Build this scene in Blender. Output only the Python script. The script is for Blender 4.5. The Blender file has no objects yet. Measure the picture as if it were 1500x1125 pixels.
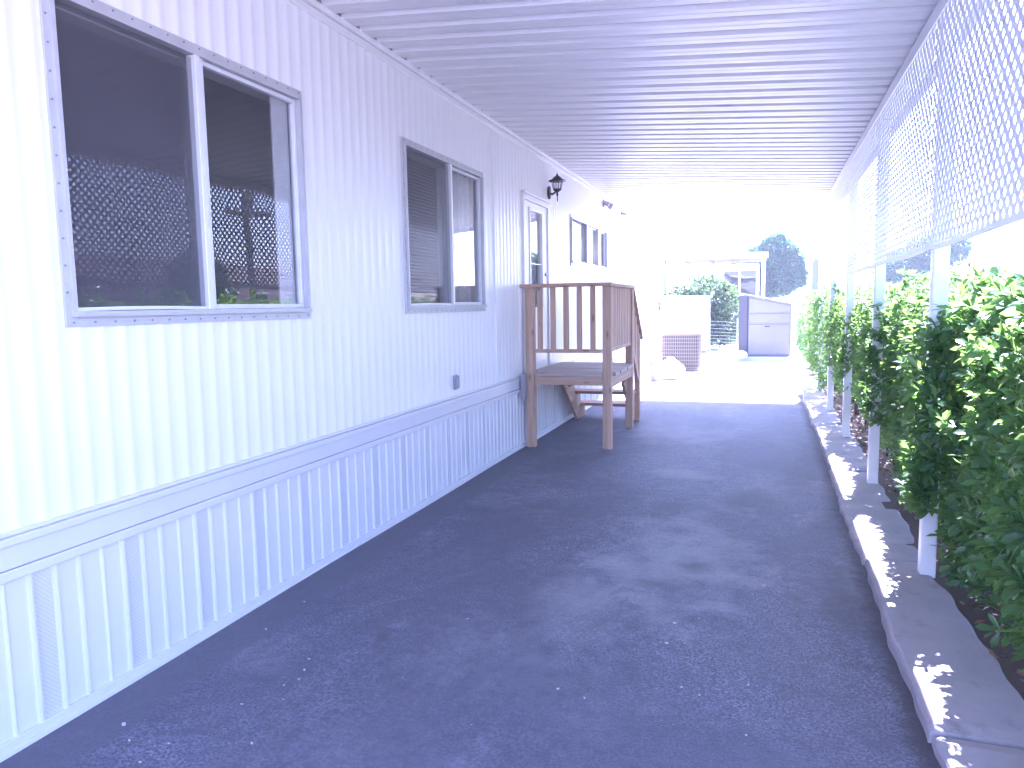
import bpy, math, random
import numpy as np
from mathutils import Vector, Matrix
random.seed(7)
RNG = np.random.default_rng(11)
S = bpy.context.scene
COL = S.collection
R = math.radians

# ------------------------------------------------------------------ helpers
def tag(o, label=None, cat=None, group=None, kind=None):
    if label: o['label'] = label
    if cat: o['category'] = cat
    if group: o['group'] = group
    if kind: o['kind'] = kind
    return o

def empty(name, loc=(0, 0, 0), rz=0.0):
    o = bpy.data.objects.new(name, None)
    o.empty_display_size = 0.2
    COL.objects.link(o)
    o.location = loc
    o.rotation_euler = (0, 0, rz)
    return o

def copy_tree(o, parent=None):
    c = o.copy()
    COL.objects.link(c)
    c.parent = parent
    for ch in [x for x in bpy.data.objects if x.parent == o]:
        copy_tree(ch, c)
    return c

class MB:
    def __init__(s):
        s.v = []; s.f = []; s.m = []; s.mi = 0
    def face(s, pts):
        b = len(s.v); s.v += [tuple(p) for p in pts]
        s.f.append(tuple(range(b, b + len(pts)))); s.m.append(s.mi)
    def box(s, x0, x1, y0, y1, z0, z1):
        b = len(s.v)
        s.v += [(x0,y0,z0),(x1,y0,z0),(x1,y1,z0),(x0,y1,z0),(x0,y0,z1),(x1,y0,z1),(x1,y1,z1),(x0,y1,z1)]
        for q in ((0,3,2,1),(4,5,6,7),(0,1,5,4),(1,2,6,5),(2,3,7,6),(3,0,4,7)):
            s.f.append(tuple(b + i for i in q)); s.m.append(s.mi)
        return s
    def prism(s, poly, axis, a0, a1):
        """poly: 2D points (the two other axes in order), extruded along axis"""
        def P(p, a):
            l = [p[0], p[1]]; l.insert(axis, a); return tuple(l)
        n = len(poly); b = len(s.v)
        s.v += [P(p, a0) for p in poly] + [P(p, a1) for p in poly]
        s.f.append(tuple(range(b, b + n))); s.m.append(s.mi)
        s.f.append(tuple(range(b + 2*n - 1, b + n - 1, -1))); s.m.append(s.mi)
        for i in range(n):
            j = (i + 1) % n
            s.f.append((b + i, b + n + i, b + n + j, b + j)); s.m.append(s.mi)
        return s
    def bar(s, p, q, w, h, up=(0, 0, 1)):
        p = Vector(p); q = Vector(q); d = (q - p).normalized()
        a = d.cross(Vector(up))
        if a.length < 1e-5: a = d.cross(Vector((1, 0, 0)))
        a.normalize(); u = a.cross(d)
        b = len(s.v)
        for e in (p, q):
            for i, j in ((-1,-1),(1,-1),(1,1),(-1,1)):
                s.v.append(tuple(e + a*(i*w/2) + u*(j*h/2)))
        for qf in ((0,3,2,1),(4,5,6,7),(0,1,5,4),(1,2,6,5),(2,3,7,6),(3,0,4,7)):
            s.f.append(tuple(b + i for i in qf)); s.m.append(s.mi)
        return s
    def tube(s, pts, radii, n=10, caps=True):
        pts = [Vector(p) for p in pts]
        if not hasattr(radii, '__len__'): radii = [radii]*len(pts)
        b = len(s.v); prev = None
        for k, p in enumerate(pts):
            d = (pts[min(k+1, len(pts)-1)] - pts[max(k-1, 0)]).normalized()
            a = prev if prev is not None else d.orthogonal()
            a = (a - d*a.dot(d))
            if a.length < 1e-5: a = d.orthogonal()
            a.normalize(); prev = a; c = d.cross(a)
            for i in range(n):
                t = 2*math.pi*i/n
                s.v.append(tuple(p + (a*math.cos(t) + c*math.sin(t))*radii[k]))
        for k in range(len(pts)-1):
            for i in range(n):
                j = (i+1) % n
                s.f.append((b+k*n+i, b+k*n+j, b+(k+1)*n+j, b+(k+1)*n+i)); s.m.append(s.mi)
        if caps:
            s.f.append(tuple(b+i for i in range(n-1, -1, -1))); s.m.append(s.mi)
            e = b+(len(pts)-1)*n
            s.f.append(tuple(e+i for i in range(n))); s.m.append(s.mi)
        return s
    def lathe(s, prof, c, n=20):
        """prof: (r, z) list, about a vertical axis through c=(x,y)"""
        b = len(s.v)
        for r, z in prof:
            for i in range(n):
                t = 2*math.pi*i/n
                s.v.append((c[0]+r*math.cos(t), c[1]+r*math.sin(t), z))
        for k in range(len(prof)-1):
            for i in range(n):
                j = (i+1) % n
                s.f.append((b+k*n+i, b+k*n+j, b+(k+1)*n+j, b+(k+1)*n+i)); s.m.append(s.mi)
        return s
    def build(s, name, mats, parent=None, smooth=False, bevel=0.0, seg=1):
        me = bpy.data.meshes.new(name)
        me.from_pydata(s.v, [], s.f)
        if not isinstance(mats, (list, tuple)): mats = [mats]
        for m in mats: me.materials.append(m)
        me.polygons.foreach_set('material_index', s.m)
        if smooth: me.polygons.foreach_set('use_smooth', [True]*len(s.f))
        me.validate(); me.update()
        o = bpy.data.objects.new(name, me)
        COL.objects.link(o)
        if parent: o.parent = parent
        if bevel:
            b = o.modifiers.new('bevel', 'BEVEL'); b.width = bevel; b.segments = seg
            b.limit_method = 'ANGLE'; b.angle_limit = R(40)
        return o

# ------------------------------------------------------------------ materials
class N:
    def __init__(s, name):
        s.m = bpy.data.materials.new(name); s.m.use_nodes = True
        s.t = s.m.node_tree; s.t.nodes.clear()
        s.out = s.t.nodes.new('ShaderNodeOutputMaterial')
    def n(s, kind, **kw):
        o = s.t.nodes.new('ShaderNode' + kind)
        for k, v in kw.items():
            if k.startswith('i_'): o.inputs[k[2:].replace('_', ' ')].default_value = v
            else: setattr(o, k, v)
        return o
    def l(s, a, b): s.t.links.new(a, b)
    def pos(s): return s.n('TexCoord').outputs['Object']
    def noise(s, vec, scale, detail=4, rough=0.55, dist=0.0, sc=None):
        if sc is not None:
            mp = s.n('Mapping'); mp.inputs['Scale'].default_value = sc; s.l(vec, mp.inputs['Vector']); vec = mp.outputs[0]
        t = s.n('TexNoise'); t.inputs['Scale'].default_value = scale; t.inputs['Detail'].default_value = detail
        t.inputs['Roughness'].default_value = rough; t.inputs['Distortion'].default_value = dist
        s.l(vec, t.inputs['Vector']); return t.outputs['Fac']
    def ramp(s, fac, stops):
        r = s.n('ValToRGB'); e = r.color_ramp.elements
        while len(e) < len(stops): e.new(0.5)
        for el, (p, c) in zip(e, stops):
            el.position = p; el.color = (c[0], c[1], c[2], 1) if hasattr(c, '__len__') else (c, c, c, 1)
        s.l(fac, r.inputs[0]); return r.outputs[0]
    def mix(s, fac, a, b, mode='MIX'):
        x = s.n('Mix', data_type='RGBA', blend_type=mode)
        for v, i in ((fac, 0), (a, 6), (b, 7)):
            if hasattr(v, 'links') or hasattr(v, 'is_linked'): s.l(v, x.inputs[i])
            elif hasattr(v, '__len__'): x.inputs[i].default_value = (v[0], v[1], v[2], 1)
            else: x.inputs[i].default_value = v
        return x.outputs[2]
    def math(s, op, a, b=None, clamp=False):
        x = s.n('Math', operation=op, use_clamp=clamp)
        for v, i in ((a, 0), (b, 1)):
            if v is None: continue
            if hasattr(v, 'is_linked'): s.l(v, x.inputs[i])
            else: x.inputs[i].default_value = v
        return x.outputs[0]
    def bump(s, h, strength, dist, nrm=None):
        b = s.n('Bump'); b.inputs['Strength'].default_value = strength; b.inputs['Distance'].default_value = dist
        s.l(h, b.inputs['Height'])
        if nrm is not None: s.l(nrm, b.inputs['Normal'])
        return b.outputs[0]
    def bsdf(s, col, rough=0.5, bump=None, spec=0.5, metal=0.0, **kw):
        p = s.n('BsdfPrincipled')
        for v, k in ((col, 'Base Color'), (rough, 'Roughness'), (metal, 'Metallic')):
            if hasattr(v, 'is_linked'): s.l(v, p.inputs[k])
            elif hasattr(v, '__len__'): p.inputs[k].default_value = (v[0], v[1], v[2], 1)
            else: p.inputs[k].default_value = v
        p.inputs['Specular IOR Level'].default_value = spec
        if bump is not None: s.l(bump, p.inputs['Normal'])
        return p
    def done(s, sh):
        s.l(sh.outputs[0] if hasattr(sh, 'outputs') else sh, s.out.inputs['Surface']); return s.m

def paint(name, col, rough=0.4, var=0.06, scale=3.0, grime=0.12, fine=60, bump=0.0015, metal=0.0):
    n = N(name); p = n.pos()
    a = n.noise(p, scale, 5); b = n.noise(p, fine, 3)
    d = tuple(c*(1-grime*2.2) for c in col)
    c1 = n.mix(n.ramp(a, [(0.35, 0.0), (0.75, 1.0)]), col, tuple(c*(1-var) for c in col))
    streak = n.noise(p, 5, 5, 0.6, sc=(4, 4, 0.35))
    c2 = n.mix(n.math('MULTIPLY', n.ramp(streak, [(0.55, 0.0), (0.85, 1.0)]), grime*4, True), c1, (d[0], d[1]*0.98, d[2]*0.93))
    r = n.math('ADD', n.math('MULTIPLY', a, 0.2), rough-0.1)
    return n.done(n.bsdf(c2, r, n.bump(n.math('ADD', a, n.math('MULTIPLY', b, .3)), 0.5, bump), metal=metal))

def plain(name, col, rough=0.5, var=0.15, scale=12, bump=0.001, metal=0.0, spec=0.5):
    n = N(name); p = n.pos(); a = n.noise(p, scale, 5)
    c = n.mix(a, tuple(x*(1-var) for x in col), tuple(min(1, x*(1+var)) for x in col))
    return n.done(n.bsdf(c, rough, n.bump(a, 0.5, bump), metal=metal, spec=spec))

M = {}
M['siding'] = paint('siding_paint', (0.79, 0.785, 0.80), 0.36, 0.03, 0.8, 0.02, 12, 0.001)
M['skirt'] = paint('skirting_vinyl', (0.66, 0.655, 0.685), 0.42, 0.05, 2.0, 0.07, 30, 0.002)
M['trim'] = paint('trim_paint', (0.76, 0.755, 0.765), 0.4, 0.05, 3.0, 0.08)
M['band'] = paint('band_paint', (0.63, 0.625, 0.65), 0.4, 0.05, 3.0, 0.06)
M['ceil'] = paint('roof_pan_paint', (0.70, 0.692, 0.70), 0.38, 0.03, 0.8, 0.02, 12, 0.0002)
M['post'] = paint('post_paint', (0.76, 0.755, 0.76), 0.4, 0.08, 8.0, 0.14)
def vinyl():
    n = N('lattice_vinyl'); p = n.pos()
    c = n.mix(n.noise(p, 4, 4), (0.74, 0.735, 0.75), (0.80, 0.795, 0.81))
    b = n.bsdf(c, 0.45); t = n.n('BsdfTranslucent'); t.inputs[0].default_value = (0.8, 0.8, 0.83, 1)
    mx = n.n('MixShader'); mx.inputs[0].default_value = 0.25; n.l(b.outputs[0], mx.inputs[1]); n.l(t.outputs[0], mx.inputs[2])
    return n.done(mx)
M['lattice'] = vinyl()
M['alu'] = paint('window_aluminium', (0.50, 0.50, 0.53), 0.38, 0.10, 9.0, 0.12, 80, 0.001, metal=0.15)
M['sash'] = paint('sash_aluminium', (0.70, 0.71, 0.74), 0.35, 0.08, 9.0, 0.08, 80, 0.001, metal=0.1)
M['screw'] = plain('screw_head', (0.24, 0.23, 0.25), 0.5)
M['jamb'] = paint('jamb_panel', (0.62, 0.58, 0.55), 0.55)
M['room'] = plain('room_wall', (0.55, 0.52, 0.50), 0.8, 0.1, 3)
M['curtain'] = plain('curtain_cloth', (0.78, 0.75, 0.74), 0.9, 0.12, 18, 0.003)
M['blind'] = plain('blind_slat', (0.72, 0.68, 0.68), 0.6)
M['black'] = plain('black_metal', (0.035, 0.033, 0.035), 0.45, 0.3, 30, 0.0015)
M['gray_box'] = plain('grey_plastic', (0.30, 0.30, 0.33), 0.5, 0.1, 20)
M['brass'] = plain('knob_metal', (0.45, 0.42, 0.38), 0.3, 0.1, 20, 0.0005, metal=0.9)
M['dark'] = plain('dark_gap', (0.03, 0.03, 0.033), 0.8)

def vent_mat():
    n = N('skirting_vent'); p = n.pos()
    w = n.n('TexWave', wave_type='BANDS', bands_direction='DIAGONAL', wave_profile='SAW')
    w.inputs['Scale'].default_value = 36.0; w.inputs['Distortion'].default_value = 0.3
    mp = n.n('Mapping'); mp.inputs['Scale'].default_value = (0, 1, 1); n.l(p, mp.inputs[0]); n.l(mp.outputs[0], w.inputs[0])
    c = n.mix(n.ramp(w.outputs['Fac'], [(0.62, 0.0), (0.80, 1.0)]), (0.64, 0.635, 0.665), (0.57, 0.565, 0.60))
    return n.done(n.bsdf(c, 0.45, n.bump(w.outputs['Fac'], 0.8, 0.006)))
M['vent'] = vent_mat()

def glass_mat():
    n = N('window_glass')
    fr = n.n('Fresnel'); fr.inputs['IOR'].default_value = 1.75
    p = n.pos(); wob = n.noise(p, 1.3, 2)
    bp = n.bump(wob, 0.25, 0.012)
    tr = n.n('BsdfTransparent'); tr.inputs[0].default_value = (0.86, 0.88, 0.90, 1)
    gl = n.n('BsdfGlossy'); gl.inputs['Roughness'].default_value = 0.004; gl.inputs[0].default_value = (1, 1, 1, 1)
    n.l(bp, gl.inputs['Normal'])
    mx = n.n('MixShader'); n.l(n.math('MULTIPLY', fr.outputs[0], n.math('SUBTRACT', 1.0, n.n('NewGeometry').outputs['Backfacing'])), mx.inputs[0]); n.l(tr.outputs[0], mx.inputs[1]); n.l(gl.outputs[0], mx.inputs[2])
    return n.done(mx)
M['glass'] = glass_mat()

def screen_mat():
    n = N('insect_screen')
    tr = n.n('BsdfTransparent')
    c = n.mix(n.noise(n.pos(), 4, 4), (0.10, 0.098, 0.125), (0.15, 0.147, 0.175))
    d = n.bsdf(c, 0.6, None, 0.3)
    mx = n.n('MixShader'); mx.inputs[0].default_value = 0.40
    n.l(tr.outputs[0], mx.inputs[1]); n.l(d.outputs[0], mx.inputs[2])
    return n.done(mx)
M['screen'] = screen_mat()

def wood(name, axis, base=(0.54, 0.37, 0.27)):
    n = N(name); p = n.pos()
    sc = [26, 26, 26]; sc[axis] = 1.6
    g = n.noise(p, 1.0, 6, 0.6, 0.6, sc=tuple(sc))
    big = n.noise(p, 2.3, 3)
    kn = n.n('TexVoronoi'); kn.inputs['Scale'].default_value = 1.0
    ks = [9, 9, 9]; ks[axis] = 3.2
    mp = n.n('Mapping'); mp.inputs['Scale'].default_value = tuple(ks); n.l(p, mp.inputs[0]); n.l(mp.outputs[0], kn.inputs['Vector'])
    knot = n.ramp(kn.outputs['Distance'], [(0.06, 1.0), (0.17, 0.0)])
    c = n.ramp(g, [(0.25, tuple(x*0.62 for x in base)), (0.55, base), (0.8, tuple(min(1, x*1.25) for x in base))])
    c = n.mix(n.math('MULTIPLY', big, 0.45), c, (base[0]*0.75, base[1]*0.7, base[2]*0.72))
    c = n.mix(n.math('MULTIPLY', knot, 0.6), c, (0.15, 0.08, 0.05))
    return n.done(n.bsdf(c, 0.68, n.bump(g, 0.6, 0.003), 0.3))
M['wood_x'] = wood('redwood_crosswise', 0); M['wood_y'] = wood('redwood_lengthwise', 1); M['wood_z'] = wood('redwood_upright', 2)
M['deckwood'] = wood('deck_board_wood', 0, (0.48, 0.40, 0.35))

def spot(n, p, cx, cy, rx, ry, w=0.5):
    """soft irregular blotch on the ground: 1 inside, 0 outside"""
    mp = n.n('Mapping'); mp.inputs['Location'].default_value = (-cx/rx, -cy/ry, 0); mp.inputs['Scale'].default_value = (1/rx, 1/ry, 0)
    n.l(p, mp.inputs[0])
    ln = n.n('VectorMath', operation='LENGTH'); n.l(mp.outputs[0], ln.inputs[0])
    d = n.math('ADD', ln.outputs['Value'], n.math('MULTIPLY', n.math('SUBTRACT', n.noise(p, 3.2, 6, 0.65), 0.5), 2.6))
    return n.math('MULTIPLY', n.ramp(d, [(0.25, 1.0), (1.0, 0.0)]), w)

def asphalt():
    n = N('asphalt'); p = n.pos()
    fine = n.noise(p, 85, 5, 0.8); med = n.noise(p, 13, 7, 0.72); big = n.noise(p, 1.1, 6, 0.6, 0.4)
    vor = n.n('TexVoronoi'); vor.inputs['Scale'].default_value = 130; n.l(p, vor.inputs['Vector'])
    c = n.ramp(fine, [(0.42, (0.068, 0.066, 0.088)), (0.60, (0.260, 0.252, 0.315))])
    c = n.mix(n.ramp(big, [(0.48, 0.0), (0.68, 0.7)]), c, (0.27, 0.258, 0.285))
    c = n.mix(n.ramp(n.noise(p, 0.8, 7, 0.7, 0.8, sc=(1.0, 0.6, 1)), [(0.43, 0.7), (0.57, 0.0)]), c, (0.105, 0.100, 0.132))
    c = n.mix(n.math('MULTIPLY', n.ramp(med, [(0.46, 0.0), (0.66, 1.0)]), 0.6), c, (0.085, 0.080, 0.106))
    stone = n.ramp(vor.outputs['Distance'], [(0.12, 1.0), (0.25, 0.0)])
    pick = n.ramp(vor.outputs['Color'], [(0.72, 0.0), (0.8, 1.0)])
    c = n.mix(n.math('MULTIPLY', n.math('MULTIPLY', stone, pick), 0.55), c, (0.40, 0.39, 0.39))
    # dusty light patches and oil stains left on the surface
    for cx, cy, rx, ry, w in ((2.0, 4.3, 0.55, 1.0, .55), (1.8, 6.6, .35, .3, .5), (1.6, 3.6, .3, .8, .35), (1.5, 8.6, .8, .8, .4)):
        c = n.mix(spot(n, p, cx, cy, rx, ry, w), c, (0.34, 0.325, 0.345))
    for cx, cy, rx, ry, w in ((2.4, 5.8, .28, .45, .75), (0.82, 2.9, .07, .12, .8), (2.1, 4.25, .14, .16, .7), (1.83, 5.5, .16, .25, .6), (2.75, 6.6, .18, .7, .5), (1.95, 3.9, .22, .1, .5), (2.85, 4.0, .12, .9, .5), (.9, 4.8, .5, .8, .25)):
        c = n.mix(spot(n, p, cx, cy, rx, ry, w), c, (0.09, 0.082, 0.100))
    # smoother sealed strip along the wall
    sx = n.n('SeparateXYZ'); n.l(p, sx.inputs[0])
    ed = n.math('ADD', sx.outputs['X'], n.math('MULTIPLY', n.math('SUBTRACT', n.noise(p, 2.5, 4), .5), 0.07))
    st = n.ramp(ed, [(0.25, 1.0), (0.30, 0.0)])
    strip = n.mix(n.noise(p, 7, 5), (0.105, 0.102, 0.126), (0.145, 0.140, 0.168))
    c = n.mix(n.math('MULTIPLY', st, 0.75), c, strip)
    # kerb's dark gap shadow, painted into the asphalt as a soil-coloured edge
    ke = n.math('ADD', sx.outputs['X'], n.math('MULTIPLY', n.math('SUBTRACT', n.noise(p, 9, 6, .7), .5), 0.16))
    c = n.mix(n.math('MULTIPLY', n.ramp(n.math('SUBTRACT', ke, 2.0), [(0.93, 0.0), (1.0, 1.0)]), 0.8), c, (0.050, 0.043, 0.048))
    h = n.math('ADD', n.math('MULTIPLY', fine, 0.5), n.math('ADD', n.math('MULTIPLY', med, 0.5), n.math('MULTIPLY', stone, 0.4)))
    r = n.math('ADD', n.math('MULTIPLY', big, 0.25), 0.55)
    return n.done(n.bsdf(c, r, n.bump(h, 1.0, 0.010), 0.45))
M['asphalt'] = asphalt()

def concrete(name, col, stain=0.5):
    n = N(name); p = n.pos()
    a = n.noise(p, 4.5, 7, 0.65, 0.4); b = n.noise(p, 90, 4, 0.7); e = n.noise(p, 0.7, 4)
    c = n.mix(a, tuple(x*0.72 for x in col), tuple(x*1.15 for x in col))
    c = n.mix(n.math('MULTIPLY', n.ramp(n.noise(p, 11, 6, .7), [(0.55, 0.0), (0.75, 1.0)]), stain), c, tuple(x*0.5 for x in col))
    c = n.mix(n.math('MULTIPLY', b, 0.3), c, tuple(x*0.8 for x in col))
    return n.done(n.bsdf(c, 0.85, n.bump(n.math('ADD', a, n.math('MULTIPLY', b, .5)), 0.6, 0.006), 0.3))
M['concrete'] = concrete('apron_concrete', (0.52, 0.51, 0.49), 0.2)
M['kerb'] = concrete('kerb_concrete', (0.40, 0.36, 0.37), 0.85)
M['street'] = concrete('street_surface', (0.26, 0.25, 0.24), 0.3)
M['ground'] = concrete('dry_ground', (0.24, 0.22, 0.19), 0.35)
M['soil'] = concrete('bed_soil', (0.115, 0.080, 0.062), 0.6)

def leafmat(name, dark, light, rough=0.32, trans=0.3, tcol=None):
    n = N(name)
    g = n.n('NewGeometry')
    rnd = g.outputs['Random Per Island']
    c = n.ramp(rnd, [(0.0, dark), (0.6, tuple((a+b)/2 for a, b in zip(dark, light))), (1.0, light)])
    v = n.noise(n.pos(), 60, 3)
    c = n.mix(n.math('MULTIPLY', v, 0.35), c, tuple(x*0.6 for x in dark))
    p = n.bsdf(c, rough, None, 0.5)
    t = n.n('BsdfTranslucent'); t.inputs[0].default_value = (*(tcol or tuple(min(1, x*2.2) for x in light)), 1)
    mx = n.n('MixShader'); mx.inputs[0].default_value = trans
    n.l(p.outputs[0], mx.inputs[1]); n.l(t.outputs[0], mx.inputs[2])
    return n.done(mx)
M['leaf'] = leafmat('hedge_leaf', (0.034, 0.100, 0.056), (0.100, 0.215, 0.066), 0.32, 0.38, (0.26, 0.46, 0.08))
M['leaf_far'] = leafmat('bush_leaf', (0.030, 0.075, 0.035), (0.075, 0.140, 0.050), 0.4, 0.3, (0.16, 0.28, 0.06))
M['leaf_tree'] = leafmat('tree_leaf', (0.022, 0.085, 0.060), (0.050, 0.165, 0.085), 0.4, 0.25, (0.10, 0.30, 0.11))
M['bark'] = plain('bark', (0.13, 0.095, 0.07), 0.85, 0.35, 25, 0.01)
M['litter'] = leafmat('dry_leaf', (0.10, 0.055, 0.035), (0.24, 0.15, 0.09), 0.6, 0.1)
M['debris'] = plain('pale_chip', (0.55, 0.54, 0.53), 0.6, 0.2)

# ------------------------------------------------------------------ foliage
def leaf_cloud(name, P, D, L, W, mat, parent=None, fold=0.25, droop=0.2):
    """P base points (n,3), D unit directions (n,3), L lengths (n,), W half widths (n,)"""
    n = len(P)
    up = RNG.normal(0, 0.55, (n, 3)); up[:, 2] += 1.0
    side = np.cross(D, up); side /= np.linalg.norm(side, axis=1, keepdims=True) + 1e-9
    nor = np.cross(side, D)
    L = L[:, None]; W = W[:, None]
    b = P; m1 = P + D*L*0.42 - nor*L*droop*0.10; m2 = P + D*L*0.74 - nor*L*droop*0.35; t = P + D*L*0.98 - nor*L*droop*0.75
    f = W*fold
    l1 = m1 + side*W*0.78 + nor*f; r1 = m1 - side*W*0.78 + nor*f
    l2 = m2 + side*W + nor*f; r2 = m2 - side*W + nor*f
    V = np.stack([b, m1, m2, t, l1, r1, l2, r2], 1).reshape(-1, 3).astype(np.float32)
    tri = np.array([[0,5,1],[0,1,4],[1,5,7],[1,7,2],[1,2,6],[1,6,4],[2,7,3],[2,3,6]])
    F = (np.arange(n)[:, None, None]*8 + tri[None]).reshape(-1, 3)
    me = bpy.data.meshes.new(name)
    me.vertices.add(len(V)); me.vertices.foreach_set('co', V.ravel())
    me.loops.add(F.size); me.loops.foreach_set('vertex_index', F.ravel().astype(np.int32))
    me.polygons.add(len(F)); me.polygons.foreach_set('loop_start', np.arange(0, F.size, 3, dtype=np.int32))
    me.polygons.foreach_set('loop_total', np.full(len(F), 3, np.int32))
    me.polygons.foreach_set('use_smooth', np.ones(len(F), bool))
    me.materials.append(mat); me.update(calc_edges=True); me.validate()
    o = bpy.data.objects.new(name, me); COL.objects.link(o)
    if parent: o.parent = parent
    return o

def unit(a): return a/(np.linalg.norm(a, axis=-1, keepdims=True) + 1e-9)

def whorls(T, A, k, L0, L1, wr, spread=1.0):
    """k leaves round every shoot tip T with shoot axis A"""
    n = len(T)
    ref = unit(RNG.normal(size=(n, 3))); e1 = unit(np.cross(A, ref)); e2 = np.cross(A, e1)
    P = []; D = []; L = []
    for i in range(k):
        th = 2*math.pi*(i*0.382) + RNG.uniform(0, 0.6, n)
        tilt = RNG.uniform(0.35, 1.25, n)*spread
        d = A*np.cos(tilt)[:, None] + (e1*np.cos(th)[:, None] + e2*np.sin(th)[:, None])*np.sin(tilt)[:, None]
        d[:, 2] -= 0.08
        P.append(T - A*RNG.uniform(0, 0.05, (n, 1))*(L1/0.08)); D.append(unit(d)); L.append(L0*.6+(L1-L0*.6)*RNG.beta(2.2, 1.6, n))
    P = np.concatenate(P); D = np.concatenate(D); L = np.concatenate(L)
    return P, D, L, L*wr*RNG.uniform(0.8, 1.15, len(L))

def bumpy(y, z, seed=0.0):
    return (0.55*np.sin(2.9*y+1.7*z+seed) + 0.5*np.sin(5.3*y-3.1*z+2.1+seed*2) + 0.35*np.sin(9.7*y+7.9*z+0.7+seed) + .25*np.sin(17*y-13*z+seed*3))

def ellips_leaves(blobs, per_area, L0, L1, wr, k=5, seed=0):
    """shoots on lumpy ellipsoids: blobs (cx,cy,cz,rx,ry,rz)"""
    T = []; A = []
    for cx, cy, cz, rx, ry, rz in blobs:
        n = int(per_area*(rx*ry+ry*rz+rx*rz)*4.2)
        d = unit(RNG.normal(size=(n, 3)))
        rad = 1.0 - np.abs(RNG.normal(0, 0.16, n)) + 0.10*np.sin(5*d[:, 0]+seed+cx)*np.sin(6*d[:, 2]+cy) + 0.06*np.sin(13*d[:, 1]+9*d[:, 2])
        T.append(np.array([cx, cy, cz]) + d*rad[:, None]*np.array([rx, ry, rz]))
        a = d + RNG.normal(0, 0.45, (n, 3)); a[:, 2] += 0.35; A.append(unit(a))
    return whorls(np.concatenate(T), np.concatenate(A), k, L0, L1, wr)

# ------------------------------------------------------------------ camera (recovered from the photograph's lines)
CX, H = 2.471, 1.52
yaw, pitch, roll = 0.33149, 0.10611, 0.016614
cam = bpy.data.cameras.new('camera'); co = bpy.data.objects.new('camera', cam); COL.objects.link(co)
fwd = Vector((-math.sin(yaw)*math.cos(pitch), math.cos(yaw)*math.cos(pitch), -math.sin(pitch)))
rt = Vector((math.cos(yaw), math.sin(yaw), 0)); upv = rt.cross(fwd)
r2 = rt*math.cos(roll) - upv*math.sin(roll); u2 = upv*math.cos(roll) + rt*math.sin(roll)
mw = Matrix((r2, u2, -fwd)).transposed().to_4x4(); mw.translation = (CX, 0, H)
co.matrix_world = mw
cam.sensor_fit = 'HORIZONTAL'; cam.sensor_width = 36.0; cam.lens = 1084.04/1500*36; cam.clip_start = 0.05; cam.clip_end = 2000
S.camera = co

# ------------------------------------------------------------------ light
TX, TY = 0.15, 0.60
el = math.atan2(1.0, math.hypot(TX, TY)); rot = math.atan2(TX, TY)
w = bpy.data.worlds.new('World'); S.world = w; w.use_nodes = True
nt = w.node_tree; nt.nodes.clear()
sky = nt.nodes.new('ShaderNodeTexSky'); sky.sky_type = 'NISHITA'; sky.sun_disc = False
sky.sun_elevation = el; sky.sun_rotation = rot; sky.air_density = 1.0; sky.dust_density = 1.2; sky.ozone_density = 1.5
bg = nt.nodes.new('ShaderNodeBackground'); bg.inputs['Strength'].default_value = 0.11
ow = nt.nodes.new('ShaderNodeOutputWorld')
nt.links.new(sky.outputs[0], bg.inputs[0]); nt.links.new(bg.outputs[0], ow.inputs[0])
sl = bpy.data.lights.new('sun', 'SUN'); sl.energy = 5.0; sl.angle = R(0.5); sl.color = (1.0, 0.95, 0.88)
so = bpy.data.objects.new('sun', sl); COL.objects.link(so)
so.rotation_euler = Vector((TX, TY, 1)).to_track_quat('Z', 'Y').to_euler()
so.location = (20, 60, 80)
S.view_settings.view_transform = 'Standard'; S.view_settings.look = 'None'
S.view_settings.use_white_balance = True; S.view_settings.white_balance_temperature = 5250; S.view_settings.white_balance_tint = 38
S.view_settings.exposure = 3.66; S.view_settings.gamma = 1.0
S.cycles.max_bounces = 10; S.cycles.diffuse_bounces = 6; S.cycles.glossy_bounces = 5
S.cycles.transparent_max_bounces = 16; S.cycles.use_denoising = True
S.cycles.sample_clamp_indirect = 6.0

# ------------------------------------------------------------------ the setting
def struct(o): o['kind'] = 'structure'; return o
g = MB(); g.face([(-300, -300, -0.03), (300, -300, -0.03), (300, 400, -0.03), (-300, 400, -0.03)])
struct(g.build('ground', M['ground']))
g = MB(); g.face([(-60, -14, -0.02), (60, -14, -0.02), (60, -3.0, -0.02), (-60, -3.0, -0.02)])
struct(g.build('street', M['street']))
# asphalt drive, fine grid with a worn ragged end
g = MB(); nx = 16; ys = np.linspace(-3.0, 12.75, 64); xs = np.linspace(-0.05, 3.1, nx)
for y in ys:
    for x in xs:
        yy = y + (0.03*math.sin(x*7)+.05*math.sin(x*2.3) if y > 12.7 else 0)
        g.v.append((x, yy, 0.012*math.exp(-((x-1.5)/1.1)**2) - 0.006 + 0.003*math.sin(2.1*y+x*3)))
for i in range(len(ys)-1):
    for j in range(nx-1):
        a = i*nx+j; g.f.append((a, a+1, a+nx+1, a+nx)); g.m.append(0)
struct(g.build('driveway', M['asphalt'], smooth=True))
g = MB(); g.face([(-9, 12.0, -0.016), (3.5, 12.0, -0.016), (3.5, 27, -0.016), (-9, 27, -0.016)])
struct(g.build('concrete_path', M['concrete']))
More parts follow.
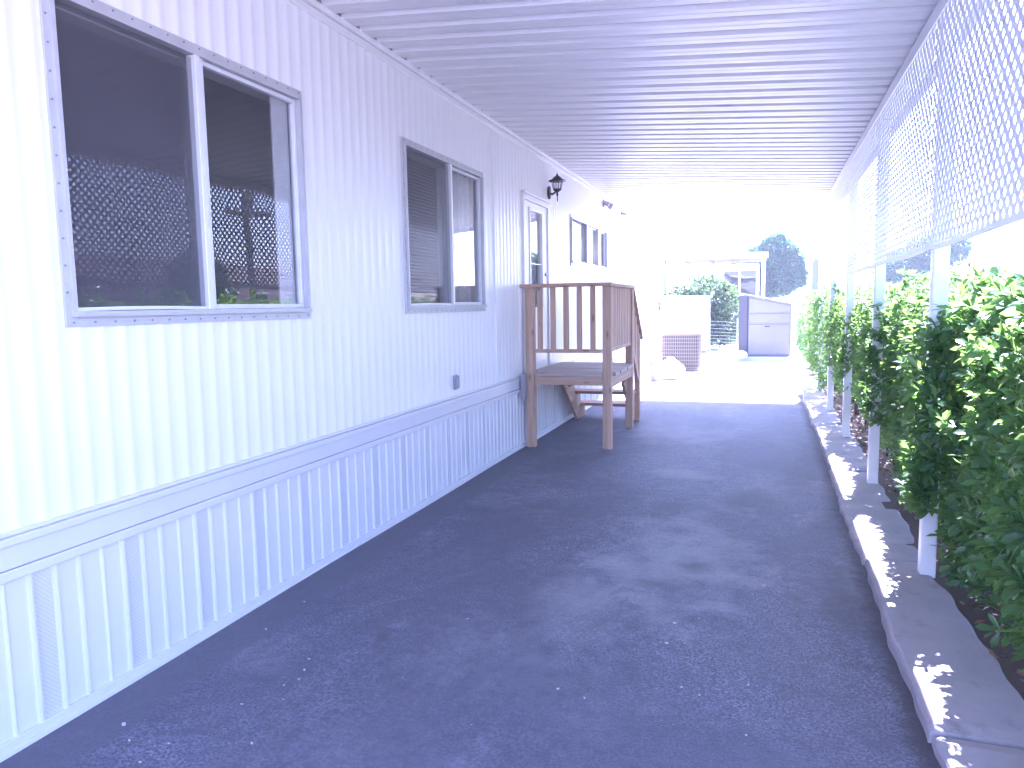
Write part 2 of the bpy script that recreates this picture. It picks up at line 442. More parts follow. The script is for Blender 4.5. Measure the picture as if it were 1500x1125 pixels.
# kerb: rounded strip in segments, wavy edges, a small step at each joint
g = MB()
segs = [(-2.5, 0.2), (0.21, 2.72), (2.73, 4.55), (4.56, 7.0), (7.01, 9.6), (9.61, 12.2), (12.21, 14.8), (14.81, 17.6), (17.61, 20.0)]
for si, (a, b) in enumerate(segs):
    dz = (0.0, 0.012, 0.022, 0.004, 0.010, 0.0, 0.006, 0.0, 0.004)[si]; dx = (0, .01, .0, -.012, .012, 0.0, .008, -.005, 0)[si]
    n = max(8, int((b-a)/0.06)); b0 = len(g.v)
    for i in range(n+1):
        y = a+(b-a)*i/n
        xl = 3.025+dx+0.008*math.sin(3.1*y)+.005*math.sin(8.3*y+1)+.004*math.sin(23*y)
        xr = 3.385+dx+0.010*math.sin(2.2*y+2)+.006*math.sin(6.1*y)+.006*math.sin(19*y) - 0.05*math.exp(-((y-4.36)/.2)**2)
        z = 0.030+dz+.003*math.sin(5*y)+.002*math.sin(17*y) - (.012 if i in (0, n) else 0)
        g.v += [(xl-.004, y, -.02), (xl, y, z-.016), (xl+.006, y, z-.004), (xl+.018, y, z), (xr-.02, y, z-.002), (xr-.005, y, z-.008), (xr, y, -.02)]
    for i in range(n):
        for j in range(6):
            q = b0+i*7+j; g.f.append((q, q+1, q+8, q+7)); g.m.append(0)
    g.f.append(tuple(b0+j for j in range(7))); g.m.append(0)
    g.f.append(tuple(b0+n*7+j for j in range(6, -1, -1))); g.m.append(0)
struct(g.build('kerb', M['kerb']))
g = MB(); nx = 9; ys = np.linspace(-2.5, 22, 120); xs = np.linspace(3.3, 5.4, nx)
for y in ys:
    for x in xs:
        g.v.append((x, y, 0.022 + 0.012*math.sin(7*y+5*x)+0.010*math.sin(13*y-9*x) + 0.02*(x-3.3)))
for i in range(len(ys)-1):
    for j in range(nx-1):
        a = i*nx+j; g.f.append((a, a+1, a+nx+1, a+nx)); g.m.append(0)
struct(g.build('planting_bed_soil', M['soil'], smooth=True))

# ------------------------------------------------------------------ the mobile home
HY0, HY1 = -3.0, 15.6
ZB, ZT = 0.745, 3.25
home = empty('mobile_home', (0, 6, 0))
tag(home, 'long white mobile home with ribbed siding, skirting and dark windows along the driveway', 'mobile home')
def part(mb, name, mats, parent=home, **k):
    o = mb.build(name, mats, parent, **k)
    p = Vector((0, 0, 0)); q = parent
    while q is not None: p += Vector(q.location); q = q.parent
    o.location = -p          # geometry is written in world coordinates
    return o
def sub(mb, name, mats, par, **k):
    o = mb.build(name, mats, par, **k); return o      # parent already carries the offset

WIN = [(2.074, 3.645, 1.465, 2.715), (4.84, 6.43, 1.470, 2.718), (9.62, 11.95, 2.03, 2.70)]
DOOR = (7.59, 8.56, 0.79, 2.70)
# ribbed siding with openings
g = MB()
pitch_r = 0.1016; nper = 10
ncol = int((HY1-HY0)/pitch_r*nper)
yc = [HY0 + i*pitch_r/nper for i in range(ncol+1)]
zl = [ZB, DOOR[2]+.02, WIN[0][2]+.03, WIN[2][2]+.03, WIN[2][3]-.03, DOOR[3]-.02, 3.0, ZT]
zl = sorted(zl)
def ribx(y):
    t = (y/pitch_r) % 1.0
    return 0.0030*math.cos(2*math.pi*t) + 0.0007*math.cos(4*math.pi*t) + 0.0025*math.sin(y*0.9)
for y in yc:
    for z in zl: g.v.append((ribx(y), y, z))
nz = len(zl)
def inside(y, z):
    for a, b, c, d in WIN+[DOOR]:
        if a+.03 < y < b-.03 and c+.01 < z < d-.01: return True
    return False
for i in range(ncol):
    for k in range(nz-1):
        if inside((yc[i]+yc[i+1])/2, (zl[k]+zl[k+1])/2): continue
        a = i*nz+k; g.f.append((a, a+nz, a+nz+1, a+1)); g.m.append(0)
part(g, 'siding', M['siding'], smooth=True)
# shell: dark rooms behind the siding, roof, far end
g = MB()
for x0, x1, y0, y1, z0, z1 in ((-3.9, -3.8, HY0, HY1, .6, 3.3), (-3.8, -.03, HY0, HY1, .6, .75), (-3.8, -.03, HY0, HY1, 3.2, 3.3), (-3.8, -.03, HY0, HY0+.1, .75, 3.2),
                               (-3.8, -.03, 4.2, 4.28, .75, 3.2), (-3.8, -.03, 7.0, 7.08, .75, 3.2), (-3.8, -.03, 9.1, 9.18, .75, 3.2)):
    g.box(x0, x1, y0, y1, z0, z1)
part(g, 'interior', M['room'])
g = MB(); g.box(-4.05, -3.92, HY0-.02, HY1, 0, 3.3).box(-3.92, -.008, HY1-.06, HY1, 0.0, 3.3)
part(g, 'end_wall', M['siding'])
g = MB(); g.prism([(-4.3, 3.30), (0.05, 3.30), (0.05, 3.36), (-2.1, 3.55), (-4.3, 3.36)], 1, HY0-.2, HY1+.2)
part(g, 'roof', M['trim'])
# belly band and its two ledges
g = MB(); g.box(-.02, .016, HY0, HY1, .640, .722); g.box(-.02, .030, HY0, HY1, .724, .752); g.box(-.02, .010, HY0, HY1, .753, .770); g.box(-.02, .022, HY0, HY1, .600, .638)
part(g, 'belly_band', M['band'], bevel=.004, seg=2)
# skirting: flats with raised beads, a louvred strip every fourth panel
g = MB(); p4 = 0.405; off = 1.862
k0 = int((HY0-off)/p4)-1; k1 = int((HY1-off)/p4)
for k in range(k0, k1+1):
    for j in range(4):
        ya = off+k*p4+j*p4/4; yb = ya+p4/4
        if ya < HY0 or yb > HY1: continue
        bead = 0.026 if j != 2 else 0.018; hgt = (.012, .011, .009, .012)[j]
        prof = [(0.0, ya), (0.0, yb-bead), (hgt*.8, yb-bead+.004), (hgt, yb-bead*.5), (hgt*.8, yb-.003), (0.0, yb)]
        for i in range(5):
            g.mi = 1 if (j == 0 and i == 0) else 0
            (xa, y_a), (xb, y_b) = prof[i], prof[i+1]
            g.face([(xa, y_a, .03), (xb, y_b, .03), (xb, y_b, .61), (xa, y_a, .61)])
g.mi = 0
part(g, 'skirting', [M['skirt'], M['vent']])
g = MB(); g.box(-.02, .014, HY0, HY1, -.01, .042); g.box(-.02, .024, HY0, HY1, -.01, .012)
part(g, 'base_channel', M['band'], bevel=.003)
# channel under the carport roof, slightly wavy drip edge
g = MB(); g.box(-.01, .035, HY0, 13.35, 3.215, 3.250); g.box(-.01, .016, HY0, 13.35, 3.170, 3.213)
part(g, 'eave_trim', M['trim'], bevel=.004)
g = MB(); g.box(-.03, .0355, HY0, 13.35, 3.2505, 3.299)  # added strip closing the flute ends; its grey imitates their shade
part(g, 'flute_closure', M['gray_box'])
g = MB(); g.box(0.0, .014, 6.705, 6.745, .772, 3.168)
part(g, 'seam_strip', M['siding'], bevel=.003)

def screws(g, pts):
    for x, y, z in pts:
        b = len(g.v)
        for i in range(7): g.v.append((x+.0035, y+.0042*math.cos(i*.8976), z+.0042*math.sin(i*.8976)))
        g.f.append(tuple(b+i for i in range(7))); g.m.append(1)
        for i in range(7): g.v.append((x-.002, y+.0052*math.cos(i*.8976), z+.0052*math.sin(i*.8976)))
        for i in range(7):
            j = (i+1) % 7; g.f.append((b+7+i, b+7+j, b+j, b+i)); g.m.append(1)

def window(y0, y1, z0, z1, mull, screen=True, fl=.05, label=None, screwed=True):
    g = MB(); x = .012
    # flange, butted
    g.box(-.01, x, y0, y1, z1-fl, z1); g.box(-.01, x, y0, y1, z0, z0+fl)
    g.box(-.01, x, y0, y0+fl*.8, z0+fl, z1-fl); g.box(-.01, x, y1-fl*.8, y1, z0+fl, z1-fl)
    # raised inner frame
    iy0, iy1, iz0, iz1 = y0+fl*.8-.014, y1-fl*.8+.014, z0+fl-.012, z1-fl+.012; t = .015; xf = .026
    g.box(x, xf, iy0, iy1, iz1-t, iz1); g.box(x, xf+.012, iy0, iy1, iz0, iz0+t+.006)
    g.box(x, xf, iy0, iy0+t, iz0+t+.006, iz1-t); g.box(x, xf, iy1-t, iy1, iz0+t+.006, iz1-t)
    # depth of the frame into the wall
    g.box(-.07, x-.003, iy0+.004, iy0+t-.002, iz0+.004, iz1-.004); g.box(-.07, x-.003, iy1-t+.002, iy1-.004, iz0+.004, iz1-.004)
    g.box(-.07, x-.003, iy0+t-.002, iy1-t+.002, iz0+.004, iz0+t); g.box(-.07, x-.003, iy0+t-.002, iy1-t+.002, iz1-t+.002, iz1-.004)
    if screwed:
        pts = []
        n = int((y1-y0)/.098)
        for i in range(n+1):
            y = y0+.03+(y1-y0-.06)*i/n; pts += [(x, y, z0+.017), (x, y, z1-.015)]
        n = int((z1-z0)/.098)
        for i in range(1, n):
            z = z0+.03+(z1-z0-.06)*i/n; pts += [(x, y0+.012, z), (x, y1-.012, z)]
        screws(g, pts)
    win = part(g, 'window', [M['alu'], M['screw']])
    if label: win['label'] = label
    a0, a1, b0, b1 = iy0+t, iy1-t, iz0+t+.006, iz1-t
    # sash: fixed-side stile and the meeting stile
    g = MB(); g.box(-.028, .026, mull-.036, mull-.004, b0, b1); g.box(-.040, .012, mull-.001, mull+.030, b0, b1)
    g.box(-.036, -.004, mull+.030, a1, b0, b0+.024); g.box(-.036, -.004, mull+.030, a1, b1-.022, b1); g.box(-.036, -.004, a1-.020, a1, b0+.024, b1-.022)
    sub(g, 'sash', M['sash'], win, bevel=.002)
    for u, v, xx in ((a0, mull-.036, -.020), (mull+.030, a1-.020, -.024)):
        g = MB(); g.box(xx-.004, xx, u+.001, v-.001, b0+.002, b1-.002); sub(g, 'pane', M['glass'], win)
    if screen:
        # bowed insect screen with a thin frame
        g = MB(); n = 14; b = len(g.v)
        for i in range(n+1):
            y = a0+.010+(mull-.046-a0)*i/n; bow = 4*(i/n)*(1-i/n)
            g.v += [(.004, y, b0+.008+.005*bow), (.004, y, b1-.012)]
        for i in range(n): g.f.append((2*i, 2*i+2, 2*i+3, 2*i+1)); g.m.append(0)
        g.mi = 1
        g.bar((.008, a0+.006, b0), (.008, a0+.006, b1), .010, .012, (1, 0, 0))
        for i in range(n):
            ya = a0+.012+(mull-.050-a0)*i/n; yb = a0+.012+(mull-.050-a0)*(i+1)/n
            za = b0+.006+.005*4*(i/n)*(1-i/n); zb = b0+.006+.005*4*((i+1)/n)*(1-(i+1)/n)
            g.bar((.008, ya, za), (.008, yb, zb), .010, .014)
        sub(g, 'insect_screen', [M['screen'], M['sash']], win)
    # inner reveal
    g = MB(); d = .16
    g.box(-d, -.075, a1-.004, a1+.02, b0-.02, b1+.02); g.box(-d, -.075, a0-.02, a0+.004, b0-.02, b1+.02)
    g.box(-d, -.075, a0+.004, a1-.004, b1-.004, b1+.02); g.box(-d, -.075, a0+.004, a1-.004, b0-.02, b0+.004)
    sub(g, 'reveal', M['jamb'], win)
    return win, (a0, a1, b0, b1)

def curtain(win, y0, y1, z0, z1, x=-.22, amp=.018, mat='curtain'):
    g = MB(); n = 48; b = len(g.v)
    for i in range(n+1):
        y = y0+(y1-y0)*i/n; xx = x+amp*math.sin(y*55)+.4*amp*math.sin(y*91)
        g.v += [(xx, y, z0), (xx, y, z1)]
    for i in range(n): g.f.append((2*i, 2*i+2, 2*i+3, 2*i+1)); g.m.append(0)
    o = sub(g, 'curtain', M[mat], win, smooth=True)
    sm = o.modifiers.new('thick', 'SOLIDIFY'); sm.thickness = .004
    return o

w1, _ = window(*WIN[0], 2.848, label='large two pane window with an insect screen over its near half')
g = MB(); g.box(-.062, -.052, 3.455, 3.592, 1.49, 2.69); sub(g, 'side_blind', M['blind'], w1)
w2, a = window(*WIN[1], 5.70, label='middle two pane window with curtain and blind inside')
curtain(w2, 6.04, 6.40, 1.42, 2.70, x=-.105); curtain(w2, 5.70, 5.95, 1.42, 2.70, x=-.105)
g = MB()
for i in range(44):
    z = 1.54+i*.026; g.bar((-.10, 4.92, z), (-.10, 5.62, z), .022, .003, (.5, 0, 1))
sub(g, 'blind', M['blind'], w2)
w3, a = window(*WIN[2], 10.55, label='wide low window near the far corner', screwed=False)
g = MB(); g.box(-.03, .024, 11.26, 11.30, 2.08, 2.655); sub(g, 'mullion', M['sash'], w3)
curtain(w3, 9.7, 11.9, 2.0, 2.68, x=-.14)  # curtain added to lighten these panes like a lit room

# door
y0, y1, z0, z1 = DOOR
g = MB(); f = .055
g.box(-.06, .022, y0, y0+f*.7, z0, z1-f); g.box(-.06, .022, y1-f*.7, y1, z0, z1-f); g.box(-.06, .022, y0, y1, z1-f, z1)
g.box(-.01, .050, y0-.03, y1+.03, z1+.002, z1+.022)
g.box(-.06, .040, y0, y1, z0-.03, z0-.002)
door = part(g, 'door_frame', M['trim'], bevel=.003)
g = MB(); a0, a1, b0, b1 = y0+f*.7+.004, y1-f*.7-.004, z0+.004, z1-f-.004
py0, py1, pz0, pz1 = 7.85, 8.30, 1.49, 2.555; xd = .004
g.box(-.05, xd, a0, py0, b0, b1); g.box(-.05, xd, py1, a1, b0, b1); g.box(-.05, xd, py0, py1, pz1, b1); g.box(-.05, xd, py0, py1, b0, pz0)
g.box(xd, xd+.012, py0-.03, py0, pz0-.03, pz1+.03); g.box(xd, xd+.012, py1, py1+.03, pz0-.03, pz1+.03)
g.box(xd, xd+.012, py0, py1, pz1, pz1+.03); g.box(xd, xd+.012, py0, py1, pz0-.03, pz0)
for za, zb in ((.87, 1.40),):
    g.box(xd, xd+.008, a0+.13, a1-.13, za, zb)
leaf = part(g, 'door', M['siding'], bevel=.003)
g = MB(); g.box(-.022, -.018, py0+.001, py1-.001, pz0+.001, pz1-.001); sub(g, 'pane', M['glass'], leaf)
g = MB(); g.box(-.034, -.004, py0+.002, py1-.002, 1.972, 1.981); sub(g, 'glazing_bar', M['sash'], leaf)
g = MB(); g.box(-.09, -.07, py0-.02, py1+.02, pz0-.02, pz1+.02); sub(g, 'shade', M['room'], leaf)
g = MB(); g.tube([(xd, 8.44, 1.74), (xd+.03, 8.44, 1.74), (xd+.05, 8.44, 1.74), (xd+.065, 8.44, 1.74)], [.012, .012, .027, .016], 14)
sub(g, 'handle', M['brass'], leaf, smooth=True)
g = MB(); g.tube([(xd, 8.44, 1.87), (xd+.018, 8.44, 1.87)], [.022, .020], 14)
sub(g, 'deadbolt', M['brass'], leaf, smooth=True)
# grey outlet cover low on the siding and the grey conduit box at the skirting
g = MB(); g.box(.004, .020, 5.665, 5.735, .822, .945); g.box(.020, .034, 5.672, 5.728, .832, .935)
part(g, 'outlet_cover', M['gray_box'], bevel=.004)
g = MB(); g.box(.032, .075, 7.36, 7.44, .53, .80); g.tube([(.05, 7.40, .53), (.05, 7.40, .46)], .014)
part(g, 'conduit_box', M['gray_box'], bevel=.005)

# ------------------------------------------------------------------ lantern and flood lights on the wall
LY = 8.47
lan = empty('wall_lantern', (0.0, LY+.14, 2.835))
tag(lan, 'small black coach lantern with glass cage fixed to the wall above the door', 'wall lamp')
def at(o): return -Vector(o.location)
def build_at(mb, name, mats, root, **k):
    o = mb.build(name, mats, root, **k); o.location = -Vector(root.location); return o
g = MB(); g.prism([(LY+.14+.045*math.cos(t)*.9, 2.835+.075*math.sin(t)) for t in [i*math.pi/10 for i in range(20)]], 0, .004, .026)
build_at(g, 'backplate', M['black'], lan, bevel=.004)
g = MB(); g.tube([(.02, LY+.14, 2.83), (.06, LY+.11, 2.81), (.11, LY+.05, 2.82), (.14, LY, 2.83)], [.013, .012, .012, .016], 10)
g.lathe([(.0, 2.70), (.006, 2.72), (.005, 2.76), (.014, 2.79), (.008, 2.81), (.045, 2.835), (.052, 2.85), (.0, 2.852)], (.15, LY), 16)
build_at(g, 'arm', M['black'], lan, smooth=True)
g = MB()
for i in range(6):
    t = i*math.pi/3; g.bar((.15+.046*math.cos(t), LY+.046*math.sin(t), 2.85), (.15+.066*math.cos(t), LY+.066*math.sin(t), 2.935), .006, .006)
g.lathe([(.066, 2.932), (.070, 2.935), (.066, 2.94)], (.15, LY), 18)
build_at(g, 'cage', M['black'], lan)
g = MB(); g.lathe([(.044, 2.852), (.062, 2.934)], (.15, LY), 18)
build_at(g, 'lamp_glass', M['glass'], lan, smooth=True)
g = MB(); g.lathe([(.0, 2.938), (.098, 2.936), (.100, 2.944), (.060, 2.962), (.040, 2.985), (.022, 2.997), (.012, 3.0), (.014, 3.012), (.004, 3.02), (.002, 3.04), (0, 3.041)], (.15, LY), 20)
build_at(g, 'lantern_cap', M['black'], lan, smooth=True)

fl = empty('floodlight', (0, 11.75, 3.09))
tag(fl, 'twin headed grey floodlight under the carport eave beyond the door', 'floodlight')
g = MB(); g.lathe([(0, 0), (.055, 0), (.055, .02), (0, .02)], (0, 0), 16)
o = g.build('mount', M['gray_box'], fl); o.rotation_euler = (0, R(90), 0)
for dy, dz, rr in ((-.16, .0, .040), (.10, -.005, .055)):
    g = MB(); g.tube([(.02, 11.75, 3.09), (.05, 11.75+dy*.6, 3.085+dz), (.06, 11.75+dy, 3.08+dz)], .010, 8)
    g.tube([(.05, 11.75+dy, 3.09+dz), (.08, 11.75+dy, 3.07+dz), (.12, 11.75+dy*1.05, 3.05+dz)], [rr*.45, rr*.85, rr], 14)
    build_at(g, 'lamp_head', M['gray_box'], fl, smooth=True)
cm = empty('motion_sensor', (0, 13.25, 3.10))
tag(cm, 'tiny dark sensor at the far top corner of the wall', 'sensor')
g = MB(); g.tube([(.0, 13.25, 3.10), (.06, 13.25, 3.10)], [.035, .02], 12); build_at(g, 'mount', M['gray_box'], cm)
g = MB(); g.tube([(.05, 13.21, 3.09), (.08, 13.24, 3.08), (.10, 13.26, 3.07)], [.02, .032, .028], 12); build_at(g, 'sensor_head', M['gray_box'], cm, smooth=True)

# ------------------------------------------------------------------ carport
RY0, RY1 = -0.6, 13.3
ZW, ZR, XR = 3.243, 2.995, 3.435
def rz(x): return ZW + (ZR-ZW)*x/3.25
car = empty('carport', (1.6, 6.4, 0))
tag(car, 'white metal carport roof on square posts spanning the driveway beside the mobile home', 'carport')
# ribbed roof pans: wide low flats and narrower raised flutes, ribs run across the drive
g = MB(); pp = 0.2125; ph = 3.98
prof = []
k0 = int((RY0-ph)/pp)-1
for k in range(k0, int((RY1-ph)/pp)+2):
    b = ph+k*pp
    prof += [(b, 0.0), (b+.004, .001), (b+.020, .038), (b+.026, .041), (b+.064, .041), (b+.070, .038), (b+.086, .001), (b+.090, 0.0), (b+.140, .0), (b+.146, -.002), (b+.152, .0)]
prof = [p for p in prof if RY0 <= p[0] <= RY1]
xs = np.linspace(0.036, XR+.029, 14)
for yy, dz in prof:
    for x in xs: g.v.append((x, yy, rz(x)+dz))
nx = len(xs)
for i in range(len(prof)-1):
    for j in range(nx-1):
        a = i*nx+j; g.f.append((a, a+1, a+nx+1, a+nx)); g.m.append(0)
def cpart(mb, name, mats, **k):
    o = mb.build(name, mats, car, **k); o.location = -Vector(car.location); return o
o = cpart(g, 'roof_panel', M['ceil'])
sm = o.modifiers.new('thick', 'SOLIDIFY'); sm.thickness = .002; sm.offset = 1
g = MB()
g.prism([(.036, rz(0)-.085), (XR+.05, rz(XR)-.085), (XR+.05, rz(XR)+.075), (.036, rz(0)+.075)], 1, RY1+.002, RY1+.05)
cpart(g, 'fascia', M['trim'], bevel=.004)
g = MB()
g.prism([(.036, rz(0)-.03), (XR+.05, rz(XR)-.03), (XR+.05, rz(XR)+.075), (.036, rz(0)+.075)], 1, RY0-.05, RY0-.002)
cpart(g, 'fascia', M['trim'], bevel=.004)
g = MB(); g.box(3.245, 3.375, RY0, RY1, ZR-.100, ZR-.014); g.box(XR+.030, XR+.055, RY0, RY1, rz(XR)-.05, rz(XR)+.09)
cpart(g, 'side_beam', M['trim'], bevel=.004)
PY = [2.165, 4.33, 6.50, 8.66, 10.83, 12.95]
for y in PY:
    g = MB(); g.box(3.274, 3.350, y, y+.076, -.02, ZR-.102)
    o = g.build('post', M['post'], car, bevel=.008, seg=2); o.location = -Vector(car.location)

# lattice panels: two crossed layers of laths in a thin channel
def clip_seg(c, sgn, y0, y1, z0, z1):
    # line z = sgn*(y) + c  inside the rectangle
    pts = []
    for y in (y0, y1):
        z = sgn*y+c
        if z0 <= z <= z1: pts.append((y, z))
    for z in (z0, z1):
        y = (z-c)*sgn
        if y0 < y < y1: pts.append((y, z))
    if len(pts) < 2: return None
    pts.sort(); a, b = pts[0], pts[-1]
    return (a, b) if abs(b[0]-a[0]) > .012 else None
def lattice(y0, y1, z0, z1, label, warp):
    root = empty('lattice_panel', (3.25, (y0+y1)/2, z0))
    tag(root, label, 'lattice panel', 'white lattice panels hung between the carport posts')
    ex = .0755; lw = .0275
    for lay, sgn in ((0, 1), (1, -1)):
        g = MB(); x = 3.249+lay*.0011
        lo = z0-sgn*(y1 if sgn > 0 else y0)-.1; hi = z1-sgn*(y0 if sgn > 0 else y1)+.1
        lo, hi = min(lo, hi), max(lo, hi)
        c = math.floor(lo/ex)*ex
        while c < hi:
            s = clip_seg(c, sgn, y0+.008, y1-.008, z0+.008, z1-.004)
            if s:
                (ya, za), (yb, zb) = s
                g.bar((x, ya, za), (x, yb, zb), lw, .0010, (1, 0, 0))
            c += ex
        # bar(): width lies across the panel when up is the panel normal
        o = build_at(g, 'lath_layer', M['lattice'], root)
    g = MB(); n = 20
    for i in range(n):
        ya = y0+(y1-y0)*i/n; yb = y0+(y1-y0)*(i+1)/n
        za = z0+warp*math.sin(math.pi*2*i/n); zb = z0+warp*math.sin(math.pi*2*(i+1)/n)
        g.bar((3.249, ya, za), (3.249, yb, zb), .010, .022)
    build_at(g, 'channel', M['lattice'], root)
LT = ZR-.100
names = ['white lattice panel nearest the camera, cut by the right edge of the photo', 'white lattice panel between the first and second carport posts in view', 'white lattice panel between the second and third carport posts in view',
         'white lattice panel between the third and fourth carport posts in view', 'white lattice panel at the far end of the row, last before the open yard']
for i in range(5):
    lattice(PY[i]+.046, PY[i+1]+.040, (1.775, 1.772, 1.768, 1.770, 1.772)[i], LT, names[i], (.006, -.008, .004, -.003, .003)[i])

# ------------------------------------------------------------------ wooden porch with stairs
dk = empty('wooden_porch', (.5, 8.2, 0))
tag(dk, 'raised redwood porch with picket railing and stairs below the side door', 'porch')
def dp(mb, name, mat, par=None, **k):
    o = mb.build(name, mat, par or dk, **k)
    if par is None: o.location = -Vector(dk.location)
    return o
DZ = .800
for x0, y0, zt in ((.048, 7.50, 1.698), (.872, 7.53, 1.698), (.862, 8.90, 1.690)):
    g = MB(); g.box(x0, x0+.090, y0, y0+.090, -.01, zt); dp(g, 'post', M['wood_z'], bevel=.004)
g = MB(); g.box(.868, .938, 9.50, 9.575, -.01, 1.13); dp(g, 'newel_post', M['wood_z'], bevel=.004)
# decking
g = MB(); y = 7.515; i = 0
while y < 8.98:
    w_ = .138; ye = min(y+w_, 8.995)
    xa = .140 if y < 7.58 else .04; xb = .870 if y < 7.6 else (.860 if ye > 8.89 else .985)
    if y < 7.58: g.box(.139, .871, y, ye, DZ-.036, DZ)
    elif ye > 8.895: g.box(.04, .861, y, ye, DZ-.036+.001, DZ+.001)
    else: g.box(.04, .985+.006*math.sin(i*2.3), y, ye, DZ-.036, DZ+.002*math.sin(i*1.7))
    y += w_+.006; i += 1
dp(g, 'deck_board', M['deckwood'], bevel=.003)
g = MB(); g.box(.139, .871, 7.530, 7.568, .672, DZ-.037); dp(g, 'front_joist', M['wood_x'], bevel=.003)
g = MB(); g.box(.905, .943, 7.622, 8.899, .640, DZ-.037); g.box(.05, .088, 7.592, 8.898, .640, DZ-.037); g.box(.46, .498, 7.570, 8.86, .640, DZ-.037); g.box(.09, .861, 8.862, 8.899, .640, DZ-.037)
dp(g, 'side_joist', M['wood_y'], bevel=.003)
# front railing
g = MB(); g.box(-.028, .975, 7.485, 7.600, 1.699, 1.737); dp(g, 'top_rail', M['wood_x'], bevel=.004)
g = MB(); g.box(.139, .871, 7.522, 7.562, 1.012, 1.050); dp(g, 'bottom_rail', M['wood_x'], bevel=.003)
for k in range(5):
    x = .176+k*.1425
    g = MB(); g.box(x, x+.052, 7.523, 7.561, 1.051, 1.698); dp(g, 'picket', M['wood_z'], bevel=.003)
# side railing
g = MB(); g.box(.862, .962, 7.602, 9.02, 1.697, 1.735); dp(g, 'top_rail', M['wood_y'], bevel=.004)
g = MB(); g.box(.895, .933, 7.622, 8.899, 1.015, 1.053); dp(g, 'bottom_rail', M['wood_y'], bevel=.003)
for k in range(12):
    y = 7.66+k*.102
    g = MB(); g.box(.896, .934, y, y+.068, 1.054, 1.696); dp(g, 'picket', M['wood_z'], bevel=.003)
# stair railing
g = MB(); g.bar((.912, 8.995, 1.695), (.912, 9.66, 1.06), .095, .038); dp(g, 'stair_rail', M['wood_y'], bevel=.003)
g = MB(); g.bar((.915, 8.995, 1.03), (.915, 9.50, .54), .038, .085); dp(g, 'stair_rail', M['wood_y'], bevel=.003)
for k in range(4):
    y = 9.03+k*.12; zt = 1.65-(y+.03-8.995)*.955
    g = MB(); g.box(.897, .933, y, y+.062, zt-.62, zt); dp(g, 'picket', M['wood_z'], bevel=.003)
for x in (.095, .845):
    g = MB(); g.prism([(9.0, .755), (8.72, .56), (9.46, .0), (9.87, .0), (9.87, .165), (9.60, .165), (9.60, .36), (9.31, .36), (9.31, .562), (9.0, .562)], 0, x, x+.038)
    dp(g, 'stringer', M['wood_y'], bevel=.003)
for k, (y, z) in enumerate(((9.02, .60), (9.31, .40), (9.60, .205))):
    g = MB(); g.box(.075, .897, y, y+.138, z-.038, z); g.box(.075, .897, y+.143, y+.28, z-.038, z+.001); dp(g, 'tread', M['wood_x'], bevel=.003)

